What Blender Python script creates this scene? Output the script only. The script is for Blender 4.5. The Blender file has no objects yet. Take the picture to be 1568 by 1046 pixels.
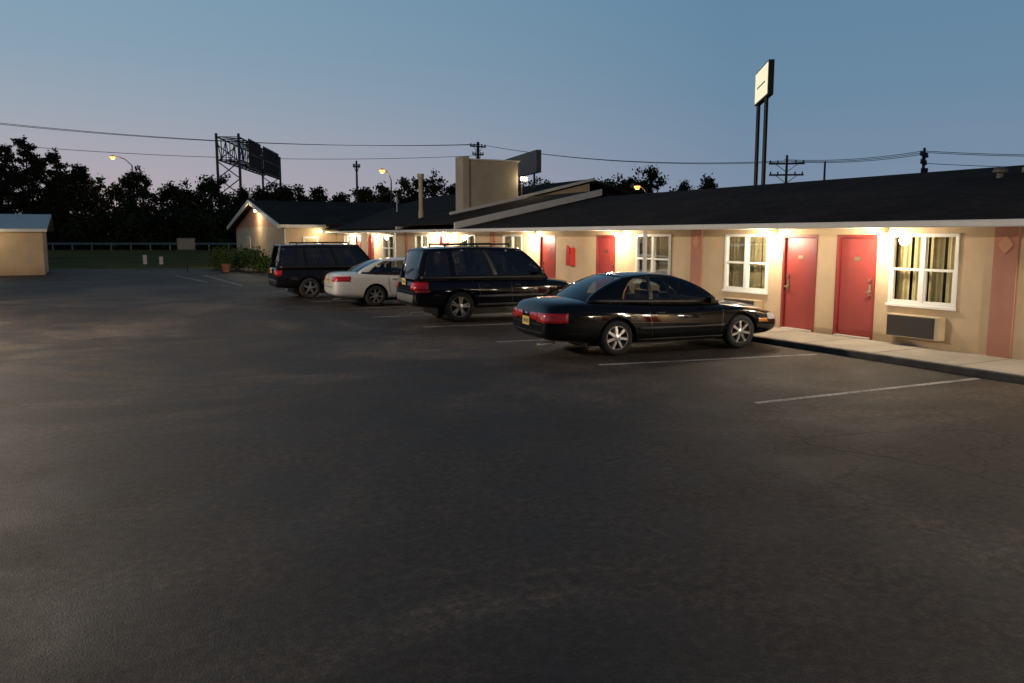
import bpy, bmesh, math, random
import numpy as np
from mathutils import Vector, Matrix
from mathutils.bvhtree import BVHTree
random.seed(7); rng=np.random.default_rng(7)
S=bpy.context.scene
S.view_settings.view_transform='Standard'
try: S.view_settings.look='None'
except: pass
S.view_settings.exposure=0
COL=S.collection

# ------------------------------------------------------------ materials
def new_mat(name):
    m=bpy.data.materials.new(name); m.use_nodes=True
    nt=m.node_tree; b=nt.nodes['Principled BSDF']
    return m,nt,b
def N(nt,t,**k):
    n=nt.nodes.new(t)
    for a,v in k.items():
        if hasattr(n,a): setattr(n,a,v)
    return n
def ramp(nt,stops):
    r=N(nt,'ShaderNodeValToRGB'); e=r.color_ramp.elements
    e[0].position=stops[0][0]; e[0].color=(*stops[0][1],1)
    e[1].position=stops[-1][0]; e[1].color=(*stops[-1][1],1)
    for p,c in stops[1:-1]:
        x=e.new(p); x.color=(*c,1)
    return r
def noise(nt,scale,detail=4,rough=.55,vec=None,dist=0):
    n=N(nt,'ShaderNodeTexNoise'); n.inputs['Scale'].default_value=scale
    n.inputs['Detail'].default_value=detail; n.inputs['Roughness'].default_value=rough
    n.inputs['Distortion'].default_value=dist
    if vec is not None: nt.links.new(vec,n.inputs['Vector'])
    return n
def objco(nt,sc=(1,1,1)):
    t=N(nt,'ShaderNodeTexCoord'); mp=N(nt,'ShaderNodeMapping'); mp.inputs['Scale'].default_value=sc
    nt.links.new(t.outputs['Object'],mp.inputs['Vector']); return mp.outputs['Vector']
def simple(name,col,rough=.6,metal=0,var=.12,scale=3,bump=0,bscale=40,coat=0,spec=.5):
    m,nt,b=new_mat(name)
    v=objco(nt); n=noise(nt,scale,5,.6,v)
    lo=tuple(max(0,c*(1-var)) for c in col); hi=tuple(min(1,c*(1+var)) for c in col)
    r=ramp(nt,[(.3,lo),(.7,hi)]); nt.links.new(n.outputs['Fac'],r.inputs['Fac'])
    nt.links.new(r.outputs['Color'],b.inputs['Base Color'])
    b.inputs['Roughness'].default_value=rough; b.inputs['Metallic'].default_value=metal
    b.inputs['Coat Weight'].default_value=coat; b.inputs['Coat Roughness'].default_value=.04
    b.inputs['Specular IOR Level'].default_value=spec
    if bump:
        n2=noise(nt,bscale,4,.6,v); bp=N(nt,'ShaderNodeBump'); bp.inputs['Strength'].default_value=bump
        bp.inputs['Distance'].default_value=.02
        nt.links.new(n2.outputs['Fac'],bp.inputs['Height']); nt.links.new(bp.outputs['Normal'],b.inputs['Normal'])
    return m
def emis(name,col,strength):
    m,nt,b=new_mat(name); b.inputs['Base Color'].default_value=(*col,1)
    b.inputs['Emission Color'].default_value=(*col,1); b.inputs['Emission Strength'].default_value=strength
    return m
def mathn(nt,op,a,bb):
    n=N(nt,'ShaderNodeMath'); n.operation=op
    for i,x in enumerate((a,bb)):
        if isinstance(x,(int,float)): n.inputs[i].default_value=x
        else: nt.links.new(x,n.inputs[i])
    return n.outputs[0]
def mixc(nt,fac,a,b,mode='MIX'):
    n=N(nt,'ShaderNodeMix'); n.data_type='RGBA'; n.blend_type=mode
    def s(sock,x):
        if isinstance(x,(tuple,list)): sock.default_value=(*x,1)
        elif isinstance(x,(int,float)): sock.default_value=x
        else: nt.links.new(x,sock)
    s(n.inputs[0],fac); s(n.inputs[6],a); s(n.inputs[7],b)
    return n.outputs[2]

def mat_asphalt():
    m,nt,b=new_mat('asphalt')
    v=objco(nt)
    big=noise(nt,.22,4,.65,v,.8); r1=ramp(nt,[(.34,(.022,.017,.0138)),(.5,(.038,.030,.0245)),(.64,(.088,.070,.056))])
    nt.links.new(big.outputs['Fac'],r1.inputs['Fac'])
    med=noise(nt,1.1,4,.7,v,.3); r2=ramp(nt,[(.35,(.58,.58,.58)),(.7,(1.45,1.40,1.32))]); nt.links.new(med.outputs['Fac'],r2.inputs['Fac'])
    c=mixc(nt,.9,r1.outputs['Color'],r2.outputs['Color'],'MULTIPLY')
    fine=noise(nt,55,3,.8,v); r3=ramp(nt,[(.35,(.5,.5,.5)),(.6,(1,1,1)),(.72,(2.5,2.4,2.25))]); nt.links.new(fine.outputs['Fac'],r3.inputs['Fac'])
    c=mixc(nt,.8,c,r3.outputs['Color'],'MULTIPLY')
    mg=noise(nt,12,3,.8,v); r4=ramp(nt,[(.34,(.32,.32,.32)),(.5,(.95,.95,.95)),(.68,(2.1,2.05,1.95))]); nt.links.new(mg.outputs['Fac'],r4.inputs['Fac'])
    c=mixc(nt,.75,c,r4.outputs['Color'],'MULTIPLY')
    # cracks, mostly in the worn patch in front of the rooms
    dn=noise(nt,1.3,4,.6,v); vadd=N(nt,'ShaderNodeVectorMath'); vadd.operation='MULTIPLY_ADD'
    nt.links.new(dn.outputs['Color'],vadd.inputs[0]); vadd.inputs[1].default_value=(.9,.9,.9); nt.links.new(v,vadd.inputs[2])
    vo=N(nt,'ShaderNodeTexVoronoi'); vo.feature='DISTANCE_TO_EDGE'; vo.inputs['Scale'].default_value=.55
    nt.links.new(vadd.outputs[0],vo.inputs['Vector'])
    rc=ramp(nt,[(.0,(1,1,1)),(.017,(0,0,0))]); nt.links.new(vo.outputs['Distance'],rc.inputs['Fac'])
    gd=N(nt,'ShaderNodeVectorMath'); gd.operation='DISTANCE'; nt.links.new(v,gd.inputs[0]); gd.inputs[1].default_value=(8.0,4.4,0)
    gm_=mathn(nt,'DIVIDE',gd.outputs['Value'],5.0); rg=ramp(nt,[(.4,(1,1,1)),(.66,(0,0,0))]); nt.links.new(gm_,rg.inputs['Fac'])
    cr=mathn(nt,'MULTIPLY',rc.outputs['Color'],rg.outputs['Color'])
    c=mixc(nt,cr,c,(.004,.004,.004))
    ol=noise(nt,.9,3,.5,v,1.0); ro=ramp(nt,[(.66,(0,0,0)),(.74,(.6,.6,.6))]); nt.links.new(ol.outputs['Fac'],ro.inputs['Fac'])
    c=mixc(nt,ro.outputs['Color'],c,(.014,.012,.011))
    nt.links.new(c,b.inputs['Base Color'])
    rr=ramp(nt,[(.3,(.60,)*3),(.7,(.80,)*3)]); nt.links.new(med.outputs['Fac'],rr.inputs['Fac']); nt.links.new(rr.outputs['Color'],b.inputs['Roughness'])
    b.inputs['Specular IOR Level'].default_value=.30
    bf=noise(nt,70,2,.75,v); bp=N(nt,'ShaderNodeBump'); bp.inputs['Strength'].default_value=.55; bp.inputs['Distance'].default_value=.012
    hh=mathn(nt,'SUBTRACT',bf.outputs['Fac'],cr); nt.links.new(hh,bp.inputs['Height']); nt.links.new(bp.outputs['Normal'],b.inputs['Normal'])
    return m
def mat_stripe():
    m,nt,b=new_mat('worn_white_paint')
    v=objco(nt); n=noise(nt,22,5,.8,v); r=ramp(nt,[(.40,(.12,.11,.10)),(.56,(.56,.54,.50))])
    nt.links.new(n.outputs['Fac'],r.inputs['Fac']); n2=noise(nt,1.2,3,.6,v); r2=ramp(nt,[(.35,(.4,)*3),(.6,(1,)*3)])
    nt.links.new(n2.outputs['Fac'],r2.inputs['Fac'])
    nt.links.new(mixc(nt,1,r.outputs['Color'],r2.outputs['Color'],'MULTIPLY'),b.inputs['Base Color']); b.inputs['Roughness'].default_value=.75
    return m
def mat_shingle():
    m,nt,b=new_mat('roof_shingles')
    t=N(nt,'ShaderNodeTexCoord'); sp=N(nt,'ShaderNodeSeparateXYZ'); nt.links.new(t.outputs['Object'],sp.inputs[0])
    cb=N(nt,'ShaderNodeCombineXYZ'); nt.links.new(sp.outputs['Y'],cb.inputs[0]); nt.links.new(sp.outputs['X'],cb.inputs[1])
    br=N(nt,'ShaderNodeTexBrick'); nt.links.new(cb.outputs[0],br.inputs['Vector'])
    br.inputs['Scale'].default_value=1; br.inputs['Brick Width'].default_value=.3; br.inputs['Row Height'].default_value=.14
    br.inputs['Mortar Size'].default_value=.008
    br.inputs['Color1'].default_value=(.044,.031,.024,1); br.inputs['Color2'].default_value=(.028,.020,.0155,1); br.inputs['Mortar'].default_value=(.010,.009,.009,1)
    n=noise(nt,.5,5,.6,t.outputs['Object']); r=ramp(nt,[(.35,(.7,)*3),(.7,(1.35,)*3)]); nt.links.new(n.outputs['Fac'],r.inputs['Fac'])
    nt.links.new(mixc(nt,1,br.outputs['Color'],r.outputs['Color'],'MULTIPLY'),b.inputs['Base Color'])
    b.inputs['Roughness'].default_value=.95; b.inputs['Specular IOR Level'].default_value=.05
    bp=N(nt,'ShaderNodeBump'); bp.inputs['Strength'].default_value=.5; bp.inputs['Distance'].default_value=.01
    nt.links.new(br.outputs['Fac'],bp.inputs['Height']); bp.invert=True; nt.links.new(bp.outputs['Normal'],b.inputs['Normal'])
    return m
def mat_stucco(name,col):
    m,nt,b=new_mat(name); v=objco(nt)
    n=noise(nt,1.3,6,.65,v); r=ramp(nt,[(.3,tuple(c*.84 for c in col)),(.7,tuple(c*1.06 for c in col))]); nt.links.new(n.outputs['Fac'],r.inputs['Fac'])
    vs=objco(nt,(6,6,.5)); st=noise(nt,1.2,4,.6,vs); rs=ramp(nt,[(.3,(.95,.945,.94)),(.6,(1,1,1))]); nt.links.new(st.outputs['Fac'],rs.inputs['Fac'])
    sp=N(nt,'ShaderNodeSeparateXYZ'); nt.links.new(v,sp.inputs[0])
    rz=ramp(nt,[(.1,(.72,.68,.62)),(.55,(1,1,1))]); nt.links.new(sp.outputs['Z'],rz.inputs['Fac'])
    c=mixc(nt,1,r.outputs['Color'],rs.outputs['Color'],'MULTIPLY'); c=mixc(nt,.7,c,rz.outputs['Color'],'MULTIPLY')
    nt.links.new(c,b.inputs['Base Color']); b.inputs['Roughness'].default_value=.85
    n2=noise(nt,60,5,.7,v); bp=N(nt,'ShaderNodeBump'); bp.inputs['Strength'].default_value=.35; bp.inputs['Distance'].default_value=.01
    nt.links.new(n2.outputs['Fac'],bp.inputs['Height']); nt.links.new(bp.outputs['Normal'],b.inputs['Normal'])
    return m
def mat_glass(name,tint,gl=.35,rough=.02,fs=1.0):
    m=bpy.data.materials.new(name); m.use_nodes=True; nt=m.node_tree; nt.nodes.clear()
    o=N(nt,'ShaderNodeOutputMaterial'); tr=N(nt,'ShaderNodeBsdfTransparent'); tr.inputs[0].default_value=(*tint,1)
    g=N(nt,'ShaderNodeBsdfGlossy'); g.inputs['Roughness'].default_value=rough; g.inputs['Color'].default_value=(.95,.97,1,1)
    lw=N(nt,'ShaderNodeFresnel'); lw.inputs['IOR'].default_value=1.5
    f=mathn(nt,'ADD',mathn(nt,'MULTIPLY',lw.outputs[0],fs),gl*.12)
    mx=N(nt,'ShaderNodeMixShader'); nt.links.new(f,mx.inputs[0]); nt.links.new(tr.outputs[0],mx.inputs[1]); nt.links.new(g.outputs[0],mx.inputs[2])
    nt.links.new(mx.outputs[0],o.inputs[0]); return m
def mat_leaf(name,c1,c2,sc=.5):
    m,nt,b=new_mat(name); v=objco(nt); n=noise(nt,sc,4,.7,v)
    r=ramp(nt,[(.35,c1),(.68,c2)]); nt.links.new(n.outputs['Fac'],r.inputs['Fac']); nt.links.new(r.outputs['Color'],b.inputs['Base Color'])
    b.inputs['Roughness'].default_value=.8; b.inputs['Specular IOR Level'].default_value=.15
    return m
def mat_grass():
    m,nt,b=new_mat('grass'); v=objco(nt); n=noise(nt,.25,6,.7,v); r=ramp(nt,[(.3,(.06,.055,.012)),(.55,(.115,.10,.022)),(.75,(.19,.145,.04))])
    nt.links.new(n.outputs['Fac'],r.inputs['Fac']); n2=noise(nt,9,4,.8,v); r2=ramp(nt,[(.3,(.5,)*3),(.7,(1.4,)*3)]); nt.links.new(n2.outputs['Fac'],r2.inputs['Fac'])
    nt.links.new(mixc(nt,1,r.outputs['Color'],r2.outputs['Color'],'MULTIPLY'),b.inputs['Base Color']); b.inputs['Roughness'].default_value=.95; b.inputs['Specular IOR Level'].default_value=.1
    bp=N(nt,'ShaderNodeBump'); bp.inputs['Strength'].default_value=1; bp.inputs['Distance'].default_value=.08
    nt.links.new(n2.outputs['Fac'],bp.inputs['Height']); nt.links.new(bp.outputs['Normal'],b.inputs['Normal'])
    return m

M=dict(
 asphalt=mat_asphalt(), stripe=mat_stripe(), shingle=mat_shingle(), grass=mat_grass(),
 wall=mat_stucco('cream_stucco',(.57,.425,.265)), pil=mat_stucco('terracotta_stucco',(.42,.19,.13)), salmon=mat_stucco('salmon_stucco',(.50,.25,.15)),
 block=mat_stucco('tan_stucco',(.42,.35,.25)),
 conc=simple('concrete',(.36,.32,.26),.85,var=.18,scale=1.5,bump=.3,bscale=50),
 kerb=simple('kerb_edge',(.05,.045,.042),.85,var=.4,scale=4,bump=.4),
 white=simple('white_trim',(.62,.60,.54),.5,var=.06), frame=simple('window_vinyl',(.78,.77,.72),.4,var=.03),
 red=simple('red_door_paint',(.27,.036,.028),.45,var=.10,scale=2), dred=simple('red_frame_paint',(.22,.024,.02),.5,var=.1),
 brass=simple('brass',(.6,.5,.32),.3,1,var=.05), dark=simple('dark_interior',(.012,.011,.01),.9),
 black=simple('black_plastic',(.012,.012,.013),.45), steel=simple('galvanised_steel',(.30,.31,.32),.45,.7,var=.15), dsteel=simple('weathered_steel',(.10,.095,.09),.6,.3,var=.3),
 curtain=simple('curtain_cloth',(.60,.50,.27),.9,var=.12,scale=8), gate=simple('ac_grille',(.035,.028,.022),.6),
 beige=simple('beige_metal',(.45,.36,.22),.5), wood=simple('weathered_wood',(.06,.048,.038),.9,var=.35,scale=5),
 wire=simple('cable',(.01,.01,.01),.6), greyroof=simple('grey_metal_roof',(.36,.36,.35),.45,.3,var=.1),
 bark=simple('bark',(.04,.033,.026),.95,var=.3,scale=4), leaf=mat_leaf('distant_foliage',(.012,.018,.008),(.045,.06,.022),.35),
 leaf2=mat_leaf('shrub_foliage',(.03,.055,.012),(.09,.14,.035),2.5),
 wglass=mat_glass('window_glass',(.85,.87,.84),.1,.02,.55), cglass=mat_glass('tinted_car_glass',(.50,.53,.52),.3), dglass=mat_glass('privacy_car_glass',(.10,.105,.11),.5),
 lampw=emis('lamp_glass_warm',(1,.86,.62),14), lampo=emis('lamp_glass_orange',(1,.36,.08),3.2), signw=emis('lit_sign_face',(1,.86,.55),.85),
 tyre=simple('tyre_rubber',(.016,.016,.016),.8,var=.2), alloy=simple('alloy_wheel',(.62,.62,.62),.28,.9,var=.05), seat=simple('seat_cloth',(.035,.033,.03),.9),
 chrome=simple('chrome',(.7,.7,.7),.12,1,var=.02), tail=simple('tail_light_red',(.42,.012,.012),.15,coat=1), amber=simple('amber_lens',(.6,.22,.03),.15,coat=1), lens=simple('clear_lens',(.5,.5,.5),.1,coat=1),
 plate=simple('plate_yellow',(.62,.45,.12),.5,var=.15,scale=12), pblk=simple('car_paint_black',(.004,.0042,.005),.3,coat=1,var=.3,spec=0), pnavy=simple('car_paint_dark_blue',(.005,.006,.010),.3,coat=1,var=.3,spec=0),
 pwhite=simple('car_paint_white',(.60,.60,.57),.35,coat=1,var=.03), pgrey=simple('car_paint_charcoal',(.006,.0065,.008),.3,coat=1,spec=0), clad=simple('grey_cladding',(.10,.10,.10),.6),
 redbox=simple('red_enamel',(.5,.03,.02),.35), terra=simple('terracotta_pot',(.30,.12,.06),.8), wwhite=simple('white_plastic',(.6,.6,.58),.5),
)

# ------------------------------------------------------------ mesh helpers
def empty(name,loc=(0,0,0),rz=0):
    e=bpy.data.objects.new(name,None); COL.objects.link(e); e.location=loc; e.rotation_euler=(0,0,rz); return e
def mobj(name,verts,faces,mats,parent=None,mi=None,smooth=False):
    me=bpy.data.meshes.new(name); me.from_pydata([tuple(v) for v in verts],[],faces)
    if not isinstance(mats,(list,tuple)): mats=[mats]
    for m in mats: me.materials.append(m)
    if mi is not None: me.polygons.foreach_set('material_index',mi)
    if smooth: me.polygons.foreach_set('use_smooth',[True]*len(me.polygons))
    me.update(); o=bpy.data.objects.new(name,me); COL.objects.link(o)
    if parent: o.parent=parent
    return o
class MB:
    def __init__(s): s.v=[];s.f=[]
    def box(s,x0,x1,y0,y1,z0,z1):
        n=len(s.v)
        s.v+=[(x0,y0,z0),(x1,y0,z0),(x1,y1,z0),(x0,y1,z0),(x0,y0,z1),(x1,y0,z1),(x1,y1,z1),(x0,y1,z1)]
        s.f+=[tuple(n+i for i in q) for q in((0,3,2,1),(4,5,6,7),(0,1,5,4),(1,2,6,5),(2,3,7,6),(3,0,4,7))]
    def hexa(s,p):
        n=len(s.v); s.v+=list(p)
        s.f+=[tuple(n+i for i in q) for q in((0,3,2,1),(4,5,6,7),(0,1,5,4),(1,2,6,5),(2,3,7,6),(3,0,4,7))]
    def beam(s,a,b,r,k=6,r2=None):
        a=Vector(a);b=Vector(b);d=(b-a).normalized(); u=d.orthogonal().normalized(); w=d.cross(u); n=len(s.v); r2=r if r2 is None else r2
        for p,rr in((a,r),(b,r2)):
            for i in range(k):
                t=2*math.pi*i/k; s.v.append(tuple(p+u*math.cos(t)*rr+w*math.sin(t)*rr))
        for i in range(k):
            j=(i+1)%k; s.f.append((n+i,n+j,n+k+j,n+k+i))
        s.f.append(tuple(n+i for i in range(k))[::-1]); s.f.append(tuple(n+k+i for i in range(k)))
    def lathe(s,prof,c,axis='Z',k=24):
        n=len(s.v); m=len(prof)
        for r,h in prof:
            for i in range(k):
                t=2*math.pi*i/k
                if axis=='Z': s.v.append((c[0]+r*math.cos(t),c[1]+r*math.sin(t),c[2]+h))
                else: s.v.append((c[0]+r*math.cos(t),c[1]+h,c[2]+r*math.sin(t)))
        for a in range(m-1):
            for i in range(k):
                j=(i+1)%k; s.f.append((n+a*k+i,n+a*k+j,n+(a+1)*k+j,n+(a+1)*k+i))
    def obj(s,name,mat,parent=None,smooth=False,bevel=0):
        o=mobj(name,s.v,s.f,mat,parent,smooth=smooth)
        if bevel:
            b=o.modifiers.new('bevel','BEVEL'); b.width=bevel; b.segments=2; b.limit_method='ANGLE'
        return o
def sheet(name,pts,z,mat,parent=None):
    return mobj(name,[(x,y,z) for x,y in pts],[tuple(range(len(pts)))],mat,parent)
def point(name,loc,power,col=(1,.80,.52),r=.05,parent=None):
    l=bpy.data.lights.new(name,'POINT'); l.energy=power; l.color=col; l.shadow_soft_size=r
    o=bpy.data.objects.new(name,l); COL.objects.link(o); o.location=loc
    if parent: o.parent=parent
    return o

# ------------------------------------------------------------ ground
sheet('ground',[(-1500,-600),(1500,-600),(1500,2500),(-1500,2500)],-.02,M['grass'])
sheet('asphalt_parking_lot',[(-30,-40),(60,-40),(60,49),(12,57),(-1.9,60.2),(-30,74)],0,M['asphalt'])
st=MB()
def stripe(a,b,w=.10):
    a=Vector((*a,0));b=Vector((*b,0));d=(b-a).normalized();n=Vector((-d.y,d.x,0))*w/2
    k=len(st.v); st.v+=[tuple(p+Vector((0,0,.004))) for p in(a-n,b-n,b+n,a+n)]; st.f.append((k,k+1,k+2,k+3))
for a,b in [((7.6,7.74),(11.9,7.55)),((7.55,11.31),(11.75,10.50)),((7.35,14.76),(11.8,14.2)),((7.04,18.03),(11.8,17.3)),((6.7,20.85),(11.8,20.5)),
            ((6.6,23.7),(11.8,23.4)),((6.5,26.7),(11.8,26.6)),((6.5,29.9),(11.8,29.9)),((6.5,33),(11.8,33)),((6.6,36.9),(11.8,36.9)),
            ((4.34,47.9),(5.05,40.4)),((5.8,47.5),(6.0,36.8))]: stripe(a,b)
st.obj('parking_stripes',M['stripe'])

wk=MB(); wk.box(12.13,14.2,-10,48.9,-.01,.12); wk.obj('concrete_walkway',M['conc'],bevel=.02)
kb=MB(); kb.box(12.03,12.128,-10,48.9,-.01,.115); kb.obj('kerb',M['kerb'],bevel=.02)
jt=MB()
y=-9
while y<48: jt.box(12.14,13.59,y,y+.015,.1205,.122); y+=1.55
jt.obj('walkway_joints',M['kerb'])

# ------------------------------------------------------------ motel
motel=empty('motel_building')
WX=13.6; WT=.16; ZB=.12; ZT=2.30
wins=[(9.12,10.49),(13.62,15.03),(17.09,18.60),(25.27,26.77),(29.14,30.5),(34.1,35.7),(38.6,40.3),(46.0,47.3),(4.2,5.6),(.2,1.6),(-4.5,-3.1)]
doors=[(10.80,11.76),(12.26,13.21),(19.61,20.60),(22.98,24.02),(31.75,32.75),(41.8,42.8),(44.0,45.0),(2.0,2.96),(-2.9,-1.95)]
ops=sorted([(a,b,.86,2.19,'w') for a,b in wins]+[(a,b,ZB+.0,2.17,'d') for a,b in doors])
wl=MB(); y=-10
for a,b,z0,z1,t in ops:
    wl.box(WX,WX+WT,y,a,ZB,ZT)
    if t=='w': wl.box(WX,WX+WT,a,b,ZB,z0)
    wl.box(WX,WX+WT,a,b,z1,ZT); y=b
wl.box(WX,WX+WT,y,48.9,ZB,ZT)
wl.obj('facade_wall',M['wall'],motel)
bk=MB(); bk.box(WX+.6,WX+.64,-10,48.9,ZB,ZT); bk.box(WX+.64,WX+11.5,-10,-9.8,ZB,ZT); bk.obj('interior_backing',M['dark'],motel)
fr=MB(); gl=MB(); cu=MB()
for i,(a,b) in enumerate(wins):
    z0,z1=.86,2.19; x0,x1=WX-.025,WX+.05
    t=.065
    fr.box(x0,x1,a,a+t,z0,z1); fr.box(x0,x1,b-t,b,z0,z1); fr.box(x0,x1,a+t,b-t,z0,z0+t); fr.box(x0,x1,a+t,b-t,z1-t,z1)
    m=(a+b)/2; fr.box(x0+.003,x1,m-.045,m+.045,z0+t,z1-t)
    fr.box(x0-.03,x0,a-.03,b+.03,z0-.03,z0+.02)
    for p,q in((a+t,m-.045),(m+.045,b-t)):
        zc=(z0+z1)/2
        fr.box(x0+.006,x1,p,q,zc-.02,zc+.025)
        fr.box(x0+.012,x1,p,p+.025,z0+t,zc-.02); fr.box(x0+.012,x1,q-.025,q,z0+t,zc-.02); fr.box(x0+.012,x1,p+.025,q-.025,z0+t,z0+t+.03)
        k=len(gl.v); gx=WX+.02; gl.v+=[(gx,p,z0+t),(gx,q,z0+t),(gx,q,z1-t),(gx,p,z1-t)]; gl.f.append((k,k+1,k+2,k+3))
    for p,q in((a+.03,m-.02),(m+.02,b-.03)):
        n=48; k=len(cu.v); gap=rng.uniform(.04,.14)
        for j in range(n+1):
            yy=p+(q-p)*j/n; s=j/n
            ph=math.sin(s*34+i)*.022+math.sin(s*71+i*2)*.009
            cu.v+=[(WX+.15+ph,yy,z0-.02),(WX+.15+ph*.6,yy,z1+.02)]
        for j in range(n):
            if abs((j+.5)/n-.5)<gap*.35: continue
            cu.f.append((k+2*j,k+2*j+2,k+2*j+3,k+2*j+1))
fr.obj('window_frames',M['frame'],motel,bevel=.004); gl.obj('window_glass_panes',M['wglass'],motel); cu.obj('curtains',M['curtain'],motel,smooth=True)
dp=MB(); df=MB(); dh=MB(); th=MB(); pl=MB()
for i,(a,b) in enumerate(doors):
    dp.box(WX+.05,WX+.09,a+.06,b-.06,ZB+.035,2.10)
    df.box(WX-.012,WX+.10,a,a+.058,ZB,2.17); df.box(WX-.012,WX+.10,b-.058,b,ZB,2.17); df.box(WX-.012,WX+.10,a+.058,b-.058,2.11,2.17)
    th.box(WX-.06,WX+.09,a+.06,b-.06,ZB+.002,ZB+.03)
    hy=b-.15 if i in(1,3) else a+.15
    dh.box(WX+.03,WX+.049,hy-.03,hy+.03,.98,1.2); dh.beam((WX-.02,hy,1.05),(WX+.045,hy,1.05),.022,10); dh.beam((WX-.015,hy-.06,1.05),(WX-.015,hy+.06,1.05),.014,8)
    dh.beam((WX+.01,hy,1.28),(WX+.049,hy,1.28),.03,10)
    pl.box(WX+.04,WX+.049,(a+b)/2-.07,(a+b)/2+.07,1.66,1.73)
dp.obj('door_panels',M['red'],motel); df.obj('door_frames',M['dred'],motel,bevel=.004); dh.obj('door_handles',M['brass'],motel); th.obj('door_thresholds',M['white'],motel); pl.obj('door_number_plates',M['brass'],motel)
pi=MB(); di=MB()
for a in(8.09,15.86,-0.55,27.4,36.6): 
    b=a+.40; pi.box(WX-.035,WX-.002,a,b,ZB,ZT-.002)
    c=(a+b)/2; r=.13; n=len(di.v); X=WX-.036
    di.v+=[(X-.012,c-r,2.0),(X-.012,c,2.0-r*1.2),(X-.012,c+r,2.0),(X-.012,c,2.0+r*1.2),(X,c-r,2.0),(X,c,2.0-r*1.2),(X,c+r,2.0),(X,c,2.0+r*1.2)]
    di.f+=[(n,n+1,n+2,n+3),(n,n+4,n+5,n+1),(n+1,n+5,n+6,n+2),(n+2,n+6,n+7,n+3),(n+3,n+7,n+4,n)]
pi.obj('pilasters',M['pil'],motel); di.obj('pilaster_diamonds',M['salmon'],motel)
ab=MB(); ag=MB()
for a,b in((9.28,10.36),(13.75,14.83),(17.3,18.4),(25.5,26.5),(29.3,30.3)):
    ab.box(WX-.20,WX-.003,a,b,.28,.70)
    for k in range(9): 
        z=.315+k*.041; ag.box(WX-.215,WX-.203,a+.10,b-.04,z,z+.022)
    ag.box(WX-.2025,WX-.2005,a+.08,b-.02,.30,.68)
ab.obj('ac_cabinets',M['beige'],motel,bevel=.01); ag.obj('ac_grilles',M['gate'],motel)
fb=MB(); fb.box(WX-.16,WX-.003,21.78,22.1,1.22,1.78); fb.beam((WX-.2,21.92,1.6),(WX-.2,21.92,1.86),.05,10); fb.obj('fire_extinguisher_box',M['redbox'],motel,bevel=.01)
so=MB(); so.box(12.92,WX+.16,-10,48.9,ZT+.001,ZT+.03); so.obj('soffit',M['white'],motel)
gu=MB(); gu.box(12.80,12.915,-10,48.4,2.29,2.41); gu.obj('gutter',M['white'],motel,bevel=.02)
dn=MB(); dn.box(12.84,12.92,17.2,17.29,.12,2.289); dn.box(12.84,12.92,36.4,36.49,.12,2.289); dn.obj('downspouts',M['white'],motel,bevel=.01)
lampY=[10.62,13.42,19.35,24.35,31.45,33.3,41.3,45.4,1.75,3.45,-3.0]
lf=MB(); lg=MB()
for yy in lampY:
    lf.box(WX-.22,WX-.002,yy-.045,yy+.045,2.235,2.285)
    lg.lathe([(.0,-.11),(.03,-.105),(.045,-.07),(.045,-.02),(.035,.0)],(WX-.17,yy,2.234),k=14)
lf.obj('lamp_brackets',M['brass'],motel); lg.obj('lamp_globes',M['lampw'],motel,smooth=True)
for yy in lampY: point('wall_lamp_bulb',(WX-.50,yy,2.06),112,(1,.83,.61),r=.10,parent=motel)
fh=MB(); fh.box(12.62,12.80,2.85,3.15,2.42,2.60); fh.beam((12.78,3.0,2.5),(12.95,3.0,2.45),.03,8); fh.obj('added_eave_flood_housing',M['dsteel'],motel,bevel=.01)  # eave flood added out of view to brighten the right of the lot
fh=MB(); fh.box(12.605,12.618,2.88,3.12,2.44,2.58); fh.obj('added_eave_flood_lens',M['lampw'],motel); point('added_eave_flood_bulb',(12.45,3.0,2.6),760,(1,.84,.66),r=.08,parent=motel)

# roofs
def roof(name,y0,y1,xr,off,sl,x0=12.82,zback=2.4,th=.12):
    zr=2.42+off+sl*(xr-12.86); z0=2.42+off+sl*(x0-12.86); xb=xr+(zr-zback)/sl*.9
    m=MB()
    m.hexa([(x0,y0,z0-th*.4),(xr,y0,zr-th),(xr,y1,zr-th),(x0,y1,z0-th*.4),(x0,y0,z0),(xr,y0,zr),(xr,y1,zr),(x0,y1,z0)])
    m.hexa([(xr+.001,y0,zr-th),(xb,y0,zback-th),(xb,y1,zback-th),(xr+.001,y1,zr-th),(xr+.001,y0,zr),(xb,y0,zback),(xb,y1,zback),(xr+.001,y1,zr)])
    m.obj(name,M['shingle'],motel)
roof('roof_east_section',-10,29.3,19.5,0,.205)
roof('roof_office_section',29.4,36.1,19.5,.22,.212)
roof('roof_west_section',36.2,58,23.6,.12,.236)
def rake(name,y,x0,x1,off,sl,h=.26,mat='white'):
    z=lambda x:2.42+off+sl*(x-12.86)
    m=MB(); m.hexa([(x0,y,z(x0)-h),(x1,y,z(x1)-h),(x1,y+.08,z(x1)-h),(x0,y+.08,z(x0)-h),(x0,y,z(x0)+.02),(x1,y,z(x1)+.02),(x1,y+.08,z(x1)+.02),(x0,y+.08,z(x0)+.02)]); m.obj(name,M[mat],motel)
rake('rake_board_office',29.31,12.80,19.6,.235,.212,.24)
rake('rake_board_west',36.11,12.82,23.7,.135,.236,.12)
gw=MB(); gw.hexa([(18.0,36.3,3.0),(23.5,36.3,3.0),(23.5,36.4,3.0),(18.0,36.4,3.0),(18.0,36.3,3.6),(23.5,36.3,4.85),(23.5,36.4,4.85),(18.0,36.4,3.6)]); gw.obj('clerestory_wall',M['wall'],motel)
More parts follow.
